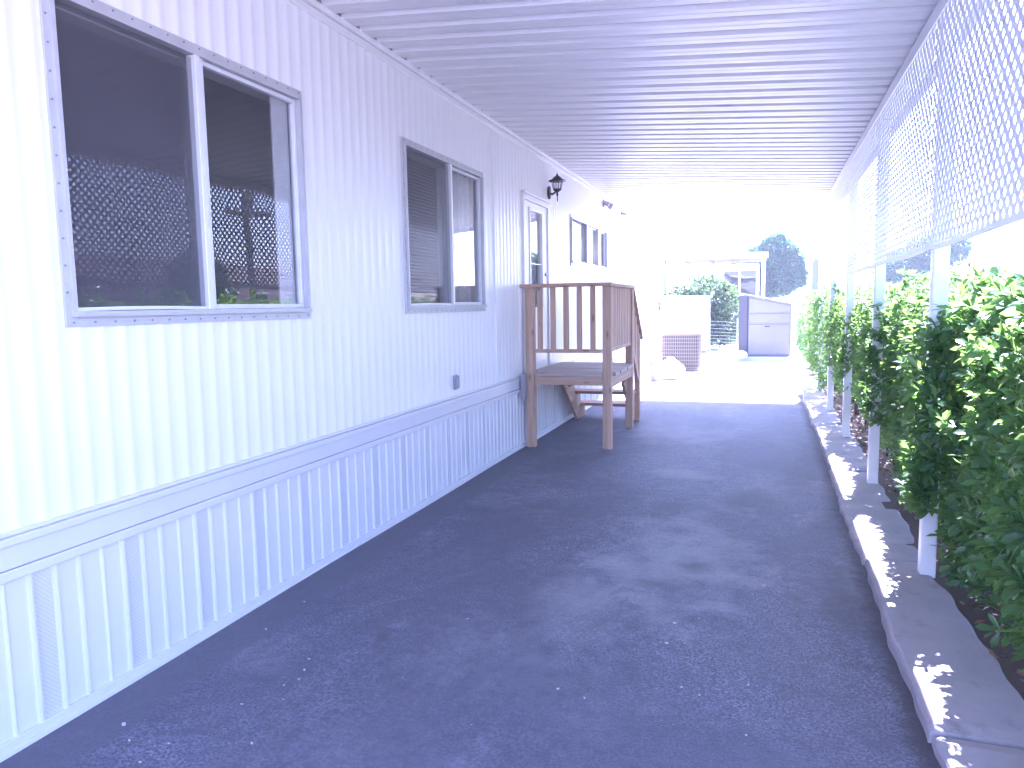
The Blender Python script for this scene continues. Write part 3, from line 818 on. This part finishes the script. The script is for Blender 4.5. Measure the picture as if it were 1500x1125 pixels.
# ------------------------------------------------------------------ hedge shrubs
def shrub(y0, y1, dens, L0, L1, label, x_front, top, base, xb=4.45, seed=0.0, mat='leaf', sprouts=(), under=.10):
    root = empty('hedge_shrub', ((x_front+xb)/2, (y0+y1)/2, .02))
    tag(root, label, 'hedge shrub', 'clipped hedge shrubs growing along the kerb behind the carport posts')
    Ly = y1-y0
    def lumps(y, z): return bumpy(y, z, seed)
    def tp(x, y): return top + .045*bumpy(y*1.3, x*1.7, seed+4) + .04*np.sin(y*4.1+seed)
    def fr(y, z):
        u = np.clip((z-base)/(top-base), 0, 1)
        return x_front + .055*lumps(y, z) + .09*np.clip((u-.72)/.28, 0, 1)**2 + under*np.clip((.30-u)/.30, 0, 1)
    T = []; A = []
    # front face
    n = int(dens*Ly*(top-base))
    y = RNG.uniform(y0, y1, n); z = base+(top-base)*RNG.uniform(0, 1, n)**.92; d = np.abs(RNG.normal(0, .11, n))
    T.append(np.stack([fr(y, z)+d-.03, y, z], 1)); a = np.stack([-np.ones(n), RNG.normal(-.15, .55, n), RNG.normal(.45, .5, n)], 1); A.append(unit(a))
    # top
    n = int(dens*Ly*(xb-x_front)*.85)
    y = RNG.uniform(y0, y1, n); x = RNG.uniform(x_front+.10, xb, n); d = np.abs(RNG.normal(0, .09, n))
    T.append(np.stack([x, y, tp(x, y)-d], 1)); a = np.stack([RNG.normal(-.1, .4, n), RNG.normal(0, .4, n), np.ones(n)], 1); A.append(unit(a))
    # near and far ends
    for yy, sg in ((y0, -1), (y1, 1)):
        n = int(dens*(xb-x_front)*(top-base)*(.8 if sg < 0 else .4))
        x = RNG.uniform(x_front+.05, xb, n); z = base+(top-base)*RNG.uniform(0, 1, n); d = np.abs(RNG.normal(0, .12, n))
        T.append(np.stack([x, yy-sg*d+.05*lumps(x*3, z), z], 1)); a = np.stack([RNG.normal(0, .5, n), sg*np.ones(n), RNG.normal(.4, .4, n)], 1); A.append(unit(a))
    # back and inside, thinner
    n = int(dens*Ly*(top-base)*.35)
    T.append(np.stack([RNG.uniform(x_front+.2, xb, n), RNG.uniform(y0, y1, n), base+(top-base)*RNG.uniform(.05, 1, n)], 1)); A.append(unit(RNG.normal(size=(n, 3))+np.array([0, 0, .6])))
    # shoots standing above the clipped top
    n = int(16*Ly)
    x = RNG.uniform(x_front+.05, xb, n); y = RNG.uniform(y0, y1, n); hgt = RNG.uniform(.02, .16, n)
    for q in (0, .45, 1.0):
        T.append(np.stack([x+RNG.normal(0, .01, n), y+RNG.normal(0, .01, n), tp(x, y)+hgt*q], 1)); A.append(unit(np.stack([RNG.normal(0, .3, n), RNG.normal(0, .3, n), np.ones(n)], 1)))
    for sx, sy, sz, nn in sprouts:
        T.append(np.array([max(sx, 3.25), sy, sz])+np.clip(RNG.normal(0, .075, (nn, 3)), -.12, .12)*np.array([.5, 1, 1])); A.append(unit(RNG.normal(0, .6, (nn, 3))+np.array([-1, -.3, .3])))
    P, D, L, W = whorls(np.concatenate(T), np.concatenate(A), 9, L0, L1, .175)
    P = P-np.array(root.location)
    leaf_cloud('foliage', P, D, L, W, M[mat], root)
    g = MB()
    ns = int(Ly*3.2)
    for i in range(ns):
        y = y0+(i+.5)*Ly/ns+random.uniform(-.08, .08); x = random.uniform(3.56, 4.0)
        for b in range(3):
            p = [Vector((x+random.uniform(-.03, .03), y+random.uniform(-.03, .03), -.0))]
            dx, dy = random.uniform(-.16, .16), random.uniform(-.2, .2)
            for t in (.25, .55, 1.0):
                p.append(Vector((x+dx*t+random.uniform(-.03, .03), y+dy*t+random.uniform(-.03, .03), t*(top-.12))))
            g.tube(p, [.016, .013, .010, .004], 6)
    o = g.build('stem', M['bark'], root, smooth=True); o.location = -Vector(root.location)
shrub(2.0, 4.26, 330, .060, .098, 'glossy hedge shrub nearest the camera filling the lower right corner', 3.35, 1.56, .10, seed=.3,
      sprouts=((3.22, 4.20, .62, 26), (3.25, 4.24, .50, 18), (3.24, 4.25, .78, 22), (3.25, 4.26, .95, 22), (3.26, 4.24, 1.12, 18), (3.30, 4.22, 1.25, 16), (3.33, 4.2, 1.4, 16), (3.25, 3.9, .95, 12), (3.27, 3.4, 1.2, 10), (3.33, 3.0, .55, 10)))
shrub(4.30, 6.42, 330, .055, .088, 'hedge shrub between the first and second white carport posts', 3.365, 1.56, .18, seed=1.9,
      sprouts=((3.25, 6.40, 1.0, 18), (3.26, 6.42, .80, 18), (3.25, 6.42, 1.18, 14), (3.28, 6.40, .62, 12), (3.32, 6.38, 1.35, 10)))
shrub(6.46, 8.58, 260, .052, .084, 'hedge shrub between the second and third white carport posts', 3.385, 1.57, .26, seed=3.1,
      sprouts=((3.26, 8.56, 1.0, 14), (3.27, 8.56, .8, 12), (3.27, 8.55, 1.25, 10)))
shrub(8.62, 12.2, 190, .055, .085, 'long hedge shrub past the third white post, still under the carport edge', 3.30, 1.56, .26, seed=4.4, under=.25)
shrub(12.25, 18.3, 120, .060, .095, 'sunlit farthest hedge shrub beyond the open end of the carport', 3.17, 1.56, .12, seed=5.2, under=.30)

# ------------------------------------------------------------------ litter
n = 900
P = np.stack([np.abs(RNG.normal(0, .22, n))+3.40, RNG.uniform(1.5, 14, n), RNG.uniform(.04, .075, n)], 1)
D = unit(np.stack([RNG.normal(size=n), RNG.normal(size=n), RNG.normal(0, .2, n)], 1))
o = leaf_cloud('leaf_litter', P, D, RNG.uniform(.03, .07, n), RNG.uniform(.008, .016, n), M['litter'])
tag(o, 'dry brown leaf litter under the hedge beside the kerb', 'leaf litter', kind='stuff')
g = MB()
sp = [(.242,1.983),(.345,1.909),(.498,1.936),(.787,2.017),(.576,2.225),(.714,2.299),(.677,2.453),(.647,2.393),(.616,2.616),(.654,2.525),(.235,2.824),(.219,3.158),(.488,1.818),
      (1.496,5.41),(2.507,4.228),(2.485,4.063),(2.085,3.434),(2.431,2.946),(2.251,2.809),(1.716,2.69),(2.18,2.849),(.856,5.712),(2.431,2.586),(1.832,2.656),(2.697,5.48),(2.076,3.214),(1.32,4.35),(1.12,3.2)]
for i in range(70):
    sp.append((random.uniform(.1, 2.95), random.uniform(1.8, 11)))
for i, (x, y) in enumerate(sp):
    s_ = random.uniform(.004, .008) if i < 28 else random.uniform(.0015, .0035)
    if i == 0: s_ = .011
    t = random.uniform(0, 6.28); e = random.uniform(.4, .9)
    zz = 0.012*math.exp(-((x-1.5)/1.1)**2) - 0.006 + 0.003*math.sin(2.1*y+x*3)
    c = math.cos(t); q = math.sin(t)
    pts = [(x+s_*(a*c-b*e*q), y+s_*(a*q+b*e*c)) for a, b in ((-1, -.4), (.2, -.8), (1, .1), (.3, .8), (-.8, .6))]
    b = len(g.v); g.v += [(p[0], p[1], zz) for p in pts]+[(p[0], p[1], zz+s_*.5) for p in pts]
    g.f.append(tuple(b+5+k for k in range(5))); g.m.append(0)
    for k in range(5):
        j = (k+1) % 5; g.f.append((b+k, b+j, b+5+j, b+5+k)); g.m.append(0)
tag(g.build('debris', M['debris']), 'scattered pale chips and grit lying on the asphalt', 'debris', kind='stuff')

# ------------------------------------------------------------------ yard beyond the carport
M['white_metal'] = paint('white_metal', (0.78, 0.77, 0.77), .45)
M['beige'] = plain('beige_metal', (0.13, 0.105, 0.088), .5, .1, 20)
M['shed'] = paint('shed_panel', (0.165, 0.158, 0.175), .5, .08, 3, .1)
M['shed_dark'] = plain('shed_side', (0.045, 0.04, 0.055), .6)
M['patio'] = paint('patio_paint', (0.22, 0.21, 0.23), .6)
M['bucket'] = plain('grey_bucket', (0.17, 0.165, 0.20), .5, .15)
M['bag'] = plain('white_bag', (0.78, 0.77, 0.78), .5, .06, 20, .006)
M['blue'] = plain('blue_grey_panel', (0.12, 0.14, 0.23), .6, .1)
M['wire'] = plain('fence_wire', (0.5, 0.49, 0.5), .4, .1, metal=.5)
M['stone'] = plain('white_stone', (0.72, 0.71, 0.70), .8, .15, 8, .02)
M['pink'] = paint('pink_siding', (0.50, 0.36, 0.33), .6)
M['brownroof'] = plain('brown_roof', (0.13, 0.085, 0.065), .8, .25, 6)

# air conditioner: body, top with fan grille, base
ac = empty('air_conditioner', (.65, 17.25, 0))
tag(ac, 'squat brown grilled air conditioner standing on the ground beside the far wall', 'air conditioner')
def rrect(cx, cy, hx, hy, r, n=5):
    o = []
    for sx, sy, t0 in ((1, 1, 0), (-1, 1, 90), (-1, -1, 180), (1, -1, 270)):
        for i in range(n+1):
            t = R(t0+90*i/n); o.append((cx+sx*(hx-r)+r*math.cos(t), cy+sy*(hy-r)+r*math.sin(t)))
    return o
def la(mb, name, mats, root, **k):
    o = mb.build(name, mats, root, **k); return o
g = MB(); g.prism(rrect(0, 0, .40, .38, .12), 2, .05, .80); la(g, 'core', M['dark'], ac)
g = MB()
pr = rrect(0, 0, .412, .392, .12, 4)
per = []
for i in range(len(pr)):
    a, b = Vector(pr[i]), Vector(pr[(i+1) % len(pr)]); m = max(1, int((b-a).length/.045))
    per += [a+(b-a)*k/m for k in range(m)]
for p in per: g.bar((p.x, p.y, .06), (p.x, p.y, .80), .016, .016)
for k in range(10):
    z = .07+k*.08
    for i in range(len(pr)):
        a, b = pr[i], pr[(i+1) % len(pr)]; g.bar((*a, z), (*b, z), .014, .022)
la(g, 'grille', M['beige'], ac)
g = MB(); g.prism(rrect(0, 0, .43, .41, .13), 2, .80, .835); la(g, 'lid', M['beige'], ac, bevel=.01)
g = MB(); g.prism(rrect(0, 0, .43, .41, .13), 2, .0, .05); la(g, 'base', M['beige'], ac, bevel=.01)
# white cabinet behind it
cb = empty('storage_cabinet', (.1, 23.5, 0))
tag(cb, 'plain white storage cabinet standing behind the air conditioner', 'cabinet')
g = MB(); g.box(-.72, .70, -.4, .5, .06, 1.66); la(g, 'body', M['white_metal'], cb, bevel=.02)
g = MB(); g.prism([(-.80, 1.66), (.76, 1.66), (.76, 1.71), (-.80, 1.74)], 1, -.47, .56); la(g, 'cabinet_top', M['white_metal'], cb, bevel=.01)
for xa, xb in ((-.68, -.015), (.005, .66)):
    g = MB(); g.box(xa, xb, -.418, -.401, .12, 1.60); la(g, 'door', M['white_metal'], cb, bevel=.006)
g = MB(); g.box(-.70, .68, -.36, .46, -.02, .06); la(g, 'plinth', M['shed'], cb)
# slope-topped utility shed on a slab
sh = empty('utility_shed', (2.45, 20.3, 0))
tag(sh, 'low grey utility shed with a sloping lid on a pale slab', 'shed')
g = MB(); g.prism([(-.44, .10), (.62, .10), (.62, 1.43), (-.44, 1.65)], 1, 0, .95); la(g, 'body', M['shed'], sh, bevel=.01)
g = MB(); g.prism([(-.66, 1.699), (.68, 1.425), (.68, 1.47), (-.66, 1.745)], 1, -.06, 1.0); la(g, 'lid', M['shed'], sh, bevel=.008)
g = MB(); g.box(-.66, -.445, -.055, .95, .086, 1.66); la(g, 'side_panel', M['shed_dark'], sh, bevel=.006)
for za, zb in ((.14, .92), (.955, 1.19)):
    g = MB(); g.box(-.42, .59, -.022, -.002, za, zb); la(g, 'door', M['shed'], sh, bevel=.008)
g = MB(); g.prism([(-.42, 1.225), (.59, 1.225), (.59, 1.40), (-.42, 1.60)], 1, -.020, -.002); la(g, 'door', M['shed'], sh, bevel=.006)
g = MB(); g.box(-.80, .66, -.28, 1.1, -.02, .085); la(g, 'slab', M['concrete'], sh, bevel=.01)
g = MB(); g.box(-.02, .10, -.036, -.024, .85, .88); la(g, 'handle', M['dark'], sh)
# bucket, bag, stones
bk = empty('plastic_bucket', (.40, 14.65, -.012))
tag(bk, 'small grey plastic bucket on the bright path beside the far wall', 'bucket')
g = MB(); g.lathe([(0, 0), (.085, 0), (.105, .37), (.112, .37), (.112, .39), (.098, .39), (.080, .02), (0, .02)], (0, 0), 24); la(g, 'body', M['bucket'], bk, smooth=False)
g = MB(); g.tube([(.112*math.cos(t), .02, .36-.16*math.sin(t)) for t in [i*math.pi/12 for i in range(13)]], .004, 6); la(g, 'handle', M['wire'], bk)
bg_ = empty('trash_bag', (.66, 15.1, -.01))
tag(bg_, 'full white bag slumped against the air conditioner', 'bag')
g = MB(); n1, n2 = 14, 22
for i in range(n1+1):
    u = i/n1; z = .44*u; r = .30*math.sin(math.pi*min(1, u*.86+.16))**.7*(1-.25*u)
    if u > .9: r = .09*(1.25-u)/.35
    for j in range(n2):
        t = 2*math.pi*j/n2; rr = r*(1+.09*math.sin(5*t+3*u)+.05*math.sin(9*t-7*u)); g.v.append((rr*math.cos(t), rr*math.sin(t)*.9, z))
for i in range(n1):
    for j in range(n2):
        k = (j+1) % n2; g.f.append((i*n2+j, i*n2+k, (i+1)*n2+k, (i+1)*n2+j)); g.m.append(0)
g.f.append(tuple(n1*n2+j for j in range(n2))); g.m.append(0)
la(g, 'sack', M['bag'], bg_, smooth=True)
g = MB(); g.lathe([(.090, .385), (.100, .397), (.085, .409)], (0, 0), 12); la(g, 'tie', M['bucket'], bg_)
for i, (x, y, s_, lb) in enumerate(((1.62, 22.2, .20, 'large white stone left of the utility shed'), (1.86, 19.85, .14, 'small white stone on the front edge of the shed slab'), (1.35, 22.6, .16, 'white stone by the foot of the wire fence'))):
    g = MB(); n1, n2 = 8, 12
    for a in range(n1+1):
        for b in range(n2):
            t = math.pi*a/n1; f = 2*math.pi*b/n2; r = s_*(1+.14*math.sin(3*f+i)+.1*math.sin(2*t+f*2+i*2))
            g.v.append((r*math.sin(t)*math.cos(f)*1.2, r*math.sin(t)*math.sin(f), r*math.cos(t)*.72))
    for a in range(n1):
        for b in range(n2):
            c = (b+1) % n2; g.f.append((a*n2+b, (a+1)*n2+b, (a+1)*n2+c, a*n2+c)); g.m.append(0)
    o = g.build('garden_stone', M['stone'], smooth=True); o.location = (x, y, s_*.55+(.08 if i == 1 else -.03)); tag(o, lb, 'stone', 'white stones by the shed')

def bush(name, loc, blobs, label, cat, dens, L0, L1, mat='leaf_far', trunk=None, k=6, seed=0, group=None):
    root = empty(name, loc); tag(root, label, cat, group)
    P, D, L, W = ellips_leaves(blobs, dens, L0, L1, .24, k, seed)
    leaf_cloud('crown', P, D, L, W, M[mat], root)
    g = MB()
    if trunk:
        h, r = trunk
        g.tube([(0, 0, -.05), (.03*h*.3, .02, h*.35), (-.02*h, .05, h*.7), (0, 0, h)], [r*1.25, r, r*.85, r*.6], 10)
    else: h, r = .1, .05
    for bx in blobs:
        c = Vector(bx[:3]); s0 = Vector((0, 0, h*.85 if trunk else 0))
        g.tube([s0, s0+(c-s0)*.5+Vector((0, 0, .1*h)), c+Vector((0, 0, bx[5]*.5))], [r*.5, r*.35, r*.12], 6)
    g.build('trunk', M['bark'], root, smooth=True)
    return root
bush('round_bush', (.55, 25.0, 0), [(-.75, 0, 1.25, .75, .6, .85), (.05, .0, 1.55, .85, .7, .85), (.70, 0, 1.15, .55, .6, .95), (.2, 0, .65, .95, .6, .65), (-.2, -.1, 1.0, .9, .6, .9)],
     'rounded green bush behind the white cabinet and wire fence', 'bush', 75, .09, .15, seed=1)
bush('leafy_tree', (2.5, 38, 0), [(-1.1, 0, 3.45, .62, .6, .50), (-.45, .2, 3.75, .55, .6, .45), (.25, 0, 4.25, .62, .6, .48), (.75, .1, 3.85, .55, .6, .5), (1.15, 0, 3.25, .55, .6, .62), (1.35, .1, 2.65, .45, .5, .5), (-.1, 0, 3.1, .95, .8, .7), (-1.2, .1, 2.7, .6, .6, .55), (.6, -.1, 2.5, .9, .8, .7), (-.4, 0, 2.1, .8, .7, .6)],
     'dark leafy tree rising behind the neighbouring patio roof', 'tree', 95, .13, .22, 'leaf_tree', (2.2, .14), seed=2, group='trees in the yards beyond')
bush('leafy_tree', (8.7, 36, 0), [(-.9, 0, 2.9, .9, .9, .75), (.3, 0, 3.35, 1.0, .9, .85), (1.1, 0, 3.6, .7, .7, .6), (-.2, .1, 2.3, 1.1, .9, .7)],
     'dark tree seen under the lattice behind the first white post', 'tree', 95, .13, .22, 'leaf_tree', (2.2, .14), seed=3, group='trees in the yards beyond')
# wire fence
wf = empty('wire_fence', (1.2, 23.6, 0))
tag(wf, 'low wire fence strung in front of the round bush', 'fence')
g = MB()
for k in range(9): g.tube([(-.4, 0, .08+.105*k), (0, 0, .07+.105*k+.01*math.sin(k)), (.45, 0, .06+.10*k)], .0035, 5)
la(g, 'wire', M['wire'], wf)
for x in (-.38, .44):
    g = MB(); g.tube([(x, 0, -.03), (x, 0, 1.02)], .018, 8); la(g, 'post', M['wire'], wf)
# neighbouring home with a patio roof
nh = empty('neighbouring_house', (.7, 33, 0))
tag(nh, 'neighbouring pale house with flat white patio roof and dark sliding window', 'house')
g = MB(); g.box(-1.45, 1.42, .4, 6, -.03, 3.12); la(g, 'wall', M['white_metal'], nh)
g = MB(); g.prism([(-1.52, 3.20), (1.72, 3.20), (1.72, 3.33), (-1.52, 3.42)], 1, -3.2, .9); la(g, 'patio_roof', M['patio'], nh, bevel=.01)
g = MB()
for k in range(4): g.box(-1.50+k*1.0, -1.42+k*1.0, -3.15, .85, 3.15, 3.198)
la(g, 'roof_rib', M['patio'], nh)
g = MB(); g.prism([(-1.60, 3.16), (1.80, 3.14), (1.80, 3.35), (-1.60, 3.44)], 1, -3.26, -3.21); la(g, 'fascia', M['trim'], nh)
for x in (-1.42, 1.56):
    g = MB(); g.box(x, x+.14, -3.15, -3.0, -.03, 3.12); la(g, 'post', M['trim'], nh)
g = MB(); g.box(-.02, 1.36, .36, .398, 1.05, 2.84); g.mi = 1; g.box(.02, .60, .34, .358, 1.10, 2.80); g.box(.70, 1.32, .34, .358, 1.10, 2.80)
fw = la(g, 'window', [M['trim'], M['dark']], nh)
g = MB(); g.box(.02, .60, .330, .338, 1.10, 2.80); la(g, 'pane', M['glass'], fw)
g = MB(); g.box(.70, 1.32, .330, .338, 1.10, 2.80); la(g, 'pane', M['glass'], fw)
# blue-grey board and thin pole in the far yard
bp = empty('fence_board', (4.17, 30, 0)); tag(bp, 'tall narrow blue grey board with pointed top beyond the far hedge', 'board')
g = MB(); g.prism([(-.13, 0), (.13, 0), (.13, 2.95), (0, 3.1), (-.13, 2.95)], 1, -.03, .03); la(g, 'plank', M['blue'], bp, bevel=.006)
g = MB(); g.box(-.04, .04, .032, .09, -.03, 2.7); la(g, 'back_batten', M['blue'], bp)
tp_ = empty('clothes_pole', (-1.37, 30, 0)); tag(tp_, 'thin pale blue pole rising left of the round bush', 'pole')
g = MB(); g.tube([(0, 0, -.03), (0, 0, 1.6), (.01, 0, 3.15)], [.06, .055, .05], 10); la(g, 'shaft', M['blue'], tp_, smooth=True)
g = MB(); g.lathe([(0, 3.15), (.07, 3.15), (.07, 3.19), (0, 3.22)], (.01, 0), 12); la(g, 'pole_cap', M['blue'], tp_)
# pale yard wall closing the view, seen as a white band
yw = empty('block_wall', (6, 40, 0)); tag(yw, 'long low white block wall closing the yards in the distance', 'wall')
g = MB(); g.box(-26, 34, 1.5, 1.7, -.03, 1.75); la(g, 'wall_body', M['white_metal'], yw)
g = MB(); g.box(-26.05, 34.05, 1.46, 1.74, 1.752, 1.82); la(g, 'coping', M['trim'], yw)

# ------------------------------------------------------------------ across the hedge: what the window panes mirror
nm = empty('pink_bungalow', (16.5, 22, 0))
tag(nm, 'low pink bungalow with brown roof, mirrored in the large window', 'bungalow')
g = MB(); g.box(0, 6, -11, 7, -.03, 2.45); la(g, 'wall', M['pink'], nm)
g = MB(); g.prism([(-.6, 2.46), (6.6, 2.46), (3.0, 3.5)], 1, -11.5, 7.5); la(g, 'roof', M['brownroof'], nm)
for ya, yb, za, zb in ((-8, -6, 1.0, 2.0), (-2.5, -.8, 1.0, 2.0), (2.2, 3.2, .1, 2.1), (4.5, 6, 1.0, 2.0)):
    g = MB(); g.box(-.05, -.002, ya, yb, za, zb); f_ = la(g, 'window', M['trim'], nm)
    g = MB(); g.box(-.065, -.052, ya+.08, yb-.08, za+.08, zb-.08); la(g, 'pane', M['dark'], f_)
up_ = empty('utility_pole', (13.2, 20.0, 0)); tag(up_, 'brown utility pole with two crossarms, mirrored in the large window', 'utility pole')
g = MB(); g.tube([(0, 0, -.05), (0, 0, 3), (.02, 0, 7.2)], [.15, .13, .10], 12); la(g, 'shaft', M['bark'], up_, smooth=True)
for z in (4.5, 5.3):
    g = MB(); g.box(-.06, .06, -.95, .95, z, z+.12)
    for y in (-.85, -.4, .4, .85): g.tube([(0, y, z+.12), (0, y, z+.24)], [.03, .045], 8)
    la(g, 'crossarm', M['bark'], up_)
bush('leafy_tree', (13.6, 18.2, 0), [(0, 0, 2.4, .8, .8, .9), (.3, .5, 1.9, .7, .8, .7), (-.2, -.5, 1.8, .7, .8, .7)],
     'small round tree in front of the pink bungalow, mirrored in the window', 'tree', 40, .10, .18, 'leaf_tree', (1.4, .08), seed=5, group='trees in the yards beyond')

# ------------------------------------------------------------------ thin volume added over the yards to imitate lens glare
n = N('glare_veil'); v = n.n('VolumePrincipled'); v.inputs['Color'].default_value = (0.86, 0.92, 1.0, 1); v.inputs['Density'].default_value = 0.002
v.inputs['Anisotropy'].default_value = 0.2
n.l(v.outputs[0], n.out.inputs['Volume'])
g = MB(); g.box(-70, 70, -25, 90, -1.03, 9.0)
tag(g.build('glare_volume', n.m), kind='stuff')
